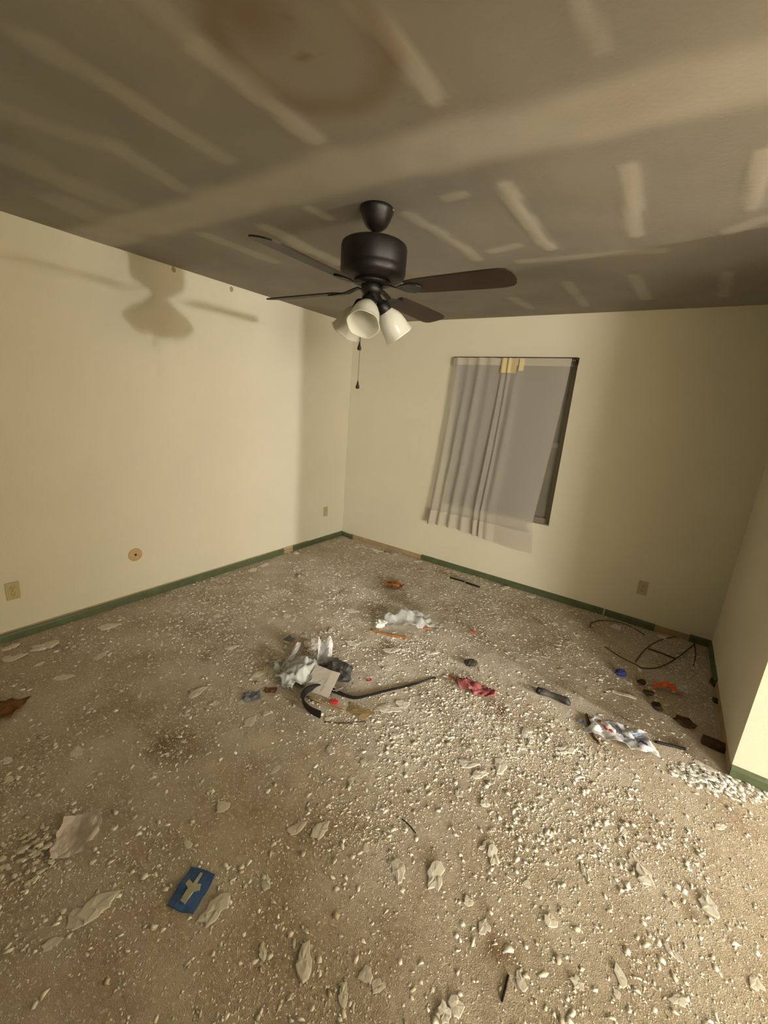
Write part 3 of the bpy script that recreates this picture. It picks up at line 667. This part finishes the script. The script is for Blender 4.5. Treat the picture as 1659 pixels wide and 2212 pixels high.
# white plaster heap by the projecting wall, crumb heap by the folded paper
def heap(name, px, py, n, rx, ry_, m, label, seed, smin, smax):
    rg = np.random.default_rng(seed); b = bmesh.new()
    for k in range(n):
        a = rg.random()*2*PI; q = rg.random()**.8; x, y = rx*q*math.cos(a)+.03*math.sin(k), ry_*q*math.sin(a)-.28*rx*q*math.cos(a); s = smin+(smax-smin)*rg.random()**2
        z = max(0, .02*(1-q))*rg.random()
        r0 = bmesh.ops.create_icosphere(b, subdivisions=1, radius=1.0)['verts']; rz_ = rg.random()*6.28
        for v_ in r0:
            d = v_.co; kk = 1+.5*mn.noise(Vector((d.x*2+k, d.y*2+seed, d.z*2)))
            xx, yy = d.x*s*kk, d.y*s*.7*kk
            v_.co = Vector((x+xx*math.cos(rz_)-yy*math.sin(rz_), y+xx*math.sin(rz_)+yy*math.cos(rz_), max(0, z+s*.12+d.z*s*.22*kk)))
    o = obj(name, b, m, None, G(px, py), (0, 0, RT)); return tag(o, label, 'plaster', None, 'stuff')
heap('plaster_heap', 1545, 1690, 520, .19, .085, M['white_plaster'], 'bright white broken plaster heap at the corner of the projecting wall', 5, .002, .017)
heap('crumb_heap', 78, 1842, 130, .12, .09, M['plaster'], 'grey-white crumbled plaster heap beside the folded paper', 6, .004, .016)

# ================================================================== PLASTER FLAKES
def flake_mesh(seed, kind):
    rg = random.Random(seed); b = bmesh.new(); n = rg.randint(11, 15); top, bot = [], []; cx, cy = rg.uniform(-1, 1), rg.uniform(-1, 1)
    for i in range(n):
        a = 2*PI*(i+rg.uniform(-.35, .35))/n; r_ = rg.uniform(.5, 1.0)*(1-.25*math.cos(2*a+seed)); x, y = r_*math.cos(a), r_*.78*math.sin(a)
        z = (.22+.28*kind)*max(0, x*cx+y*cy)+rg.uniform(0, .06)
        top.append(b.verts.new((x*.9, y*.9, z+.16))); bot.append(b.verts.new((x, y, z)))
    mids = [b.verts.new(((t_.co.x)*.45, (t_.co.y)*.45, t_.co.z*.5+rg.uniform(.08, .24))) for t_ in top]
    c = b.verts.new((0, 0, rg.uniform(.14, .3))); c2 = b.verts.new((0, 0, 0))
    for i in range(n):
        j = (i+1) % n; b.faces.new((mids[i], mids[j], c)); b.faces.new((top[i], top[j], mids[j], mids[i])); b.faces.new((bot[i], bot[j], top[j], top[i])); b.faces.new((bot[j], bot[i], c2))
    bmesh.ops.recalc_face_normals(b, faces=b.faces); me = bpy.data.meshes.new('plaster_flake'); b.to_mesh(me); b.free(); me.materials.append(M['plaster']); return me
FL = [flake_mesh(100+i, i % 2) for i in range(14)]
LAND = [(170, 1806, 'the folded white paper'), (415, 1924, 'the blue sachet'), (543, 1506, 'the grey-blue wrapper'), (672, 1450, 'the grey plastic bag'), (770, 1510, 'the black strap'), (880, 1346, 'the clear plastic bag'),
        (848, 1266, 'the orange-brown paper'), (1003, 1258, 'the dark rods'), (1016, 1437, 'the dark grey lump'), (1026, 1490, 'the faded red cloth'), (1195, 1510, 'the black gadget'), (1335, 1590, 'the printed bag'),
        (1448, 1613, 'the dark straight stick'), (1540, 1688, 'the white plaster heap'), (1340, 1459, 'the blue plastic bit'), (1440, 1493, 'the orange wrapper'), (1420, 1420, 'the wire loop'), (8, 1535, 'the brown cardboard'), (1092, 2135, 'the lone thin stick'), (884, 1784, 'the hair-thin twig'), (78, 1842, 'the crumb heap')]
LAND = [(G(a_, b_), t_) for a_, b_, t_ in LAND]
def flake_label(x, y, s):
    sz = 'large' if s >= .045 else 'medium' if s >= .03 else 'small' if s >= .023 else 'tiny'
    d, t_ = min(((p_.x-x)**2+(p_.y-y)**2, t_) for p_, t_ in LAND); d = math.sqrt(d)
    if x < .3: r_ = 'along the left wall'
    elif y > -.3: r_ = 'along the back wall'
    elif d < .28: r_ = 'right beside '+t_
    elif d < .6: r_ = 'a short way from '+t_
    elif x > 3.0 and y > BY: r_ = 'in the shaded alcove'
    elif x > 3.0: r_ = 'on open carpet by the doorway'
    else: r_ = 'on open carpet, nearest to '+t_
    return sz+' off-white plaster flake '+r_
BIG = [  # px, py, size m, heading, flatness
 (232, 1355, .075, .4), (95, 1398, .08, .2), (135, 1465, .06, .3), (30, 1422, .06, 1), (20, 1400, .05, .5), (215, 1420, .04, 1), (482, 1742, .045, 1.2), (655, 2078, .05, 1.9), (790, 2105, .036, 2.2),
 (462, 1968, .055, .7), (206, 1962, .065, .5), (170, 1985, .045, .9), (1045, 2000, .032, 1.6), (1138, 1586, .06, -.5), (1220, 1621, .05, -.2), (1632, 2122, .03, 1.2), (1395, 1895, .05, -.7),
 (1370, 1860, .035, -1), (1190, 1990, .04, 1.6), (1530, 1958, .045, -.6), (690, 1796, .05, .6), (640, 1790, .04, .9), (860, 1880, .05, 1.4), (715, 1622, .04, 1.4), (840, 1530, .07, .2), (870, 1522, .05, 1),
 (560, 1455, .05, .8), (425, 1495, .06, 1.3), (20, 1684, .028, .2), (165, 1626, .04, .3), (640, 1195, .05, .5), (545, 1232, .06, .2), (570, 1222, .05, .5), (815, 1190, .07, .1), (770, 1182, .04, .2), (855, 1198, .05, .4),
 (905, 1212, .05, .3), (1160, 1275, .05, -.3), (1100, 1262, .05, 0), (1080, 1655, .06, .9), (1010, 1650, .05, .2), (1035, 1672, .045, .6), (1330, 1355, .06, -.4), (1430, 1366, .05, -.4), (1640, 1708, .05, -.5), (1050, 1830, .035, .3),
 (940, 1895, .055, 1), (1065, 1850, .04, 1.2), (740, 2150, .03, 1.8), (985, 2175, .04, .4), (960, 2190, .03, 1), (110, 2040, .03, .2), (1340, 2110, .03, 1.9), (575, 1910, .03, 1.4), (1555, 1785, .03, .5), (760, 1390, .05, .2), (930, 1410, .05, .1), (845, 1405, .06, .5), (500, 1400, .05, .6), (690, 1300, .05, .2), (760, 1320, .05, .3), (620, 1330, .05, .9), (470, 1330, .04, .4), (540, 1560, .05, .9)]
def put_flake(k, x, y, s, rz_, hz):
    o = bpy.data.objects.new('plaster_flake', FL[k % len(FL)]); COL.objects.link(o); o.location = (x, y, 0); o.rotation_euler = (0, 0, rz_); o.scale = (s, s, s*hz)
    tag(o, flake_label(x, y, s), 'plaster flake', 'plaster flakes scattered over the carpet')
rg = random.Random(5)
for k, (px, py, s, rz_) in enumerate(BIG):
    q = G(px, py); x = min(max(q.x, .09), RW-.1 if q.y > BY-.1 else 9); y = min(q.y, -.09); put_flake(rg.randint(0, 99), x, y, s*1.0, RT+rz_, rg.uniform(.3, .6))
def dens(X, Y):
    d = .25+1.5*np.clip(vnoise(X, Y, 1.3, 21)-.33, 0, 1)+1.3*np.clip(vnoise(X, Y, 4.2, 22)-.45, 0, 1)+.8*np.clip(vnoise(X, Y, 11, 23)-.5, 0, 1)
    mid = np.exp(-(((X-2.0)/1.1)**2+((Y+1.75)/.95)**2)); d = d*(.4+1.1*mid); return d
EXC = [(170, 1806, .09), (415, 1924, .075), (543, 1506, .045), (664, 1456, .13), (715, 1462, .11), (688, 1482, .1), (880, 1346, .12), (848, 1266, .08), (1026, 1490, .05), (1002, 1480, .05), (1050, 1502, .05),
       (1165, 1497, .04), (1185, 1506, .04), (1205, 1514, .04), (1225, 1522, .04), (1315, 1583, .08), (1355, 1600, .08), (1440, 1493, .08), (8, 1535, .09), (78, 1842, .09), (606, 1463, .03), (722, 1519, .03), (1340, 1459, .03), (1016, 1437, .03), (1545, 1615, .06)]
EXC = [(G(a_, b_).x, G(a_, b_).y, r_) for a_, b_, r_ in EXC]
def scatter(n, seed):
    rg_ = np.random.default_rng(seed); out = np.zeros((0, 2))
    while len(out) < n:
        p = np.stack([rg_.random(n*2)*4.6+.02, rg_.random(n*2)*(SY+.1)-.02], -1)
        ok = (p[:, 0] < RW-.03) | ((p[:, 1] < BY-.04) & (p[:, 1] > PY+.04))
        ok &= rg_.random(len(p))*2.0 < dens(p[:, 0], p[:, 1])
        # only what the camera could see, with a margin
        d = np.stack([p[:, 0]-CAM[0], p[:, 1]-CAM[1]], -1); fw_ = d @ (np.array([_f[0], _f[1]])/math.hypot(_f[0], _f[1])); ok &= fw_ > .1
        for ex, ey, er in EXC: ok &= np.hypot(p[:, 0]-ex, p[:, 1]-ey) > er
        out = np.concatenate([out, p[ok]])
    return out[:n]
pts = scatter(300-len(BIG), 31)
for k, (x, y) in enumerate(pts):
    s = rg.uniform(.016, .034); x = min(max(x, .06), 9); y = min(y, -.06)
    if x > RW-.05 and y > BY-.06: x = RW-.06
    put_flake(rg.randint(0, 99), x, y, s, rg.uniform(0, 6.28), rg.uniform(.3, .7))

# ------------------------------------------------------------------ uncountable crumbs: one mesh
def crumbs(n, seed, smin, smax, base_v, base_f, power):
    rg_ = np.random.default_rng(seed); p = scatter(n, seed+1); nv = len(base_v)
    s = smin+(smax-smin)*rg_.random(n)**power; a = rg_.random(n)*2*PI; asp = .4+.5*rg_.random(n); hz = .10+.22*rg_.random(n)**1.5
    V = np.repeat(base_v[None], n, 0)*(1+1.1*(rg_.random((n, nv, 1))-.5))
    V[:, :, 0] *= s[:, None]; V[:, :, 1] *= (s*asp)[:, None]; V[:, :, 2] *= (s*hz)[:, None]
    tl = (rg_.random(n)-.5)*.6; V[:, :, 2] += V[:, :, 0]*tl[:, None]
    ca, sa = np.cos(a)[:, None], np.sin(a)[:, None]; x = V[:, :, 0]*ca-V[:, :, 1]*sa; y = V[:, :, 0]*sa+V[:, :, 1]*ca
    V[:, :, 0] = x+p[:, 0:1]; V[:, :, 1] = y+p[:, 1:2]; V[:, :, 2] = np.maximum(V[:, :, 2]+(s*hz*.45)[:, None], -.002)
    F = (base_f[None]+(np.arange(n)*nv)[:, None, None]).reshape(-1, 3)
    tone = np.repeat(np.clip(.55+.3*rg_.standard_normal(n), 0, 1), nv)
    return V.reshape(-1, 3), F, tone
bm = bmesh.new(); bmesh.ops.create_icosphere(bm, subdivisions=1, radius=1); bm.verts.ensure_lookup_table()
icoV = np.array([v_.co[:] for v_ in bm.verts]); icoF = np.array([[v_.index for v_ in f.verts] for f in bm.faces]); bm.free()
octV = np.array([(1, 0, 0), (-1, 0, 0), (0, 1, 0), (0, -1, 0), (0, 0, 1), (0, 0, -1)], float)
octF = np.array([(0, 2, 4), (2, 1, 4), (1, 3, 4), (3, 0, 4), (2, 0, 5), (1, 2, 5), (3, 1, 5), (0, 3, 5)])
hexV = np.array([(math.cos(i*PI/3), math.sin(i*PI/3), .1*(-1)**i) for i in range(6)]+[(.1, .1, 1.0), (0, 0, -.6)])
hexF = np.array([(i, (i+1) % 6, 6) for i in range(6)]+[((i+1) % 6, i, 7) for i in range(6)])
A_ = crumbs(19000, 41, .004, .0155, hexV, hexF, 2.6)
B_ = crumbs(95000, 51, .0018, .0062, octV, octF, 1.6)
Vv = np.concatenate([A_[0], B_[0]]); Ff = np.concatenate([A_[1], B_[1]+len(A_[0])]); Tt = np.concatenate([A_[2], B_[2]])
me = bpy.data.meshes.new('plaster_crumbs'); me.vertices.add(len(Vv)); me.vertices.foreach_set('co', Vv.astype(np.float32).ravel())
me.loops.add(len(Ff)*3); me.loops.foreach_set('vertex_index', Ff.astype(np.int32).ravel()); me.polygons.add(len(Ff)); me.polygons.foreach_set('loop_start', np.arange(0, len(Ff)*3, 3, dtype=np.int32))
me.update(calc_edges=True)
a = me.attributes.new('tone', 'FLOAT', 'POINT'); a.data.foreach_set('value', Tt.astype(np.float32))
cr = obj('plaster_crumbs', me, M['crumb']); tag(cr, 'fine off-white plaster crumbs strewn all over the brown carpet', 'plaster crumbs', None, 'stuff')
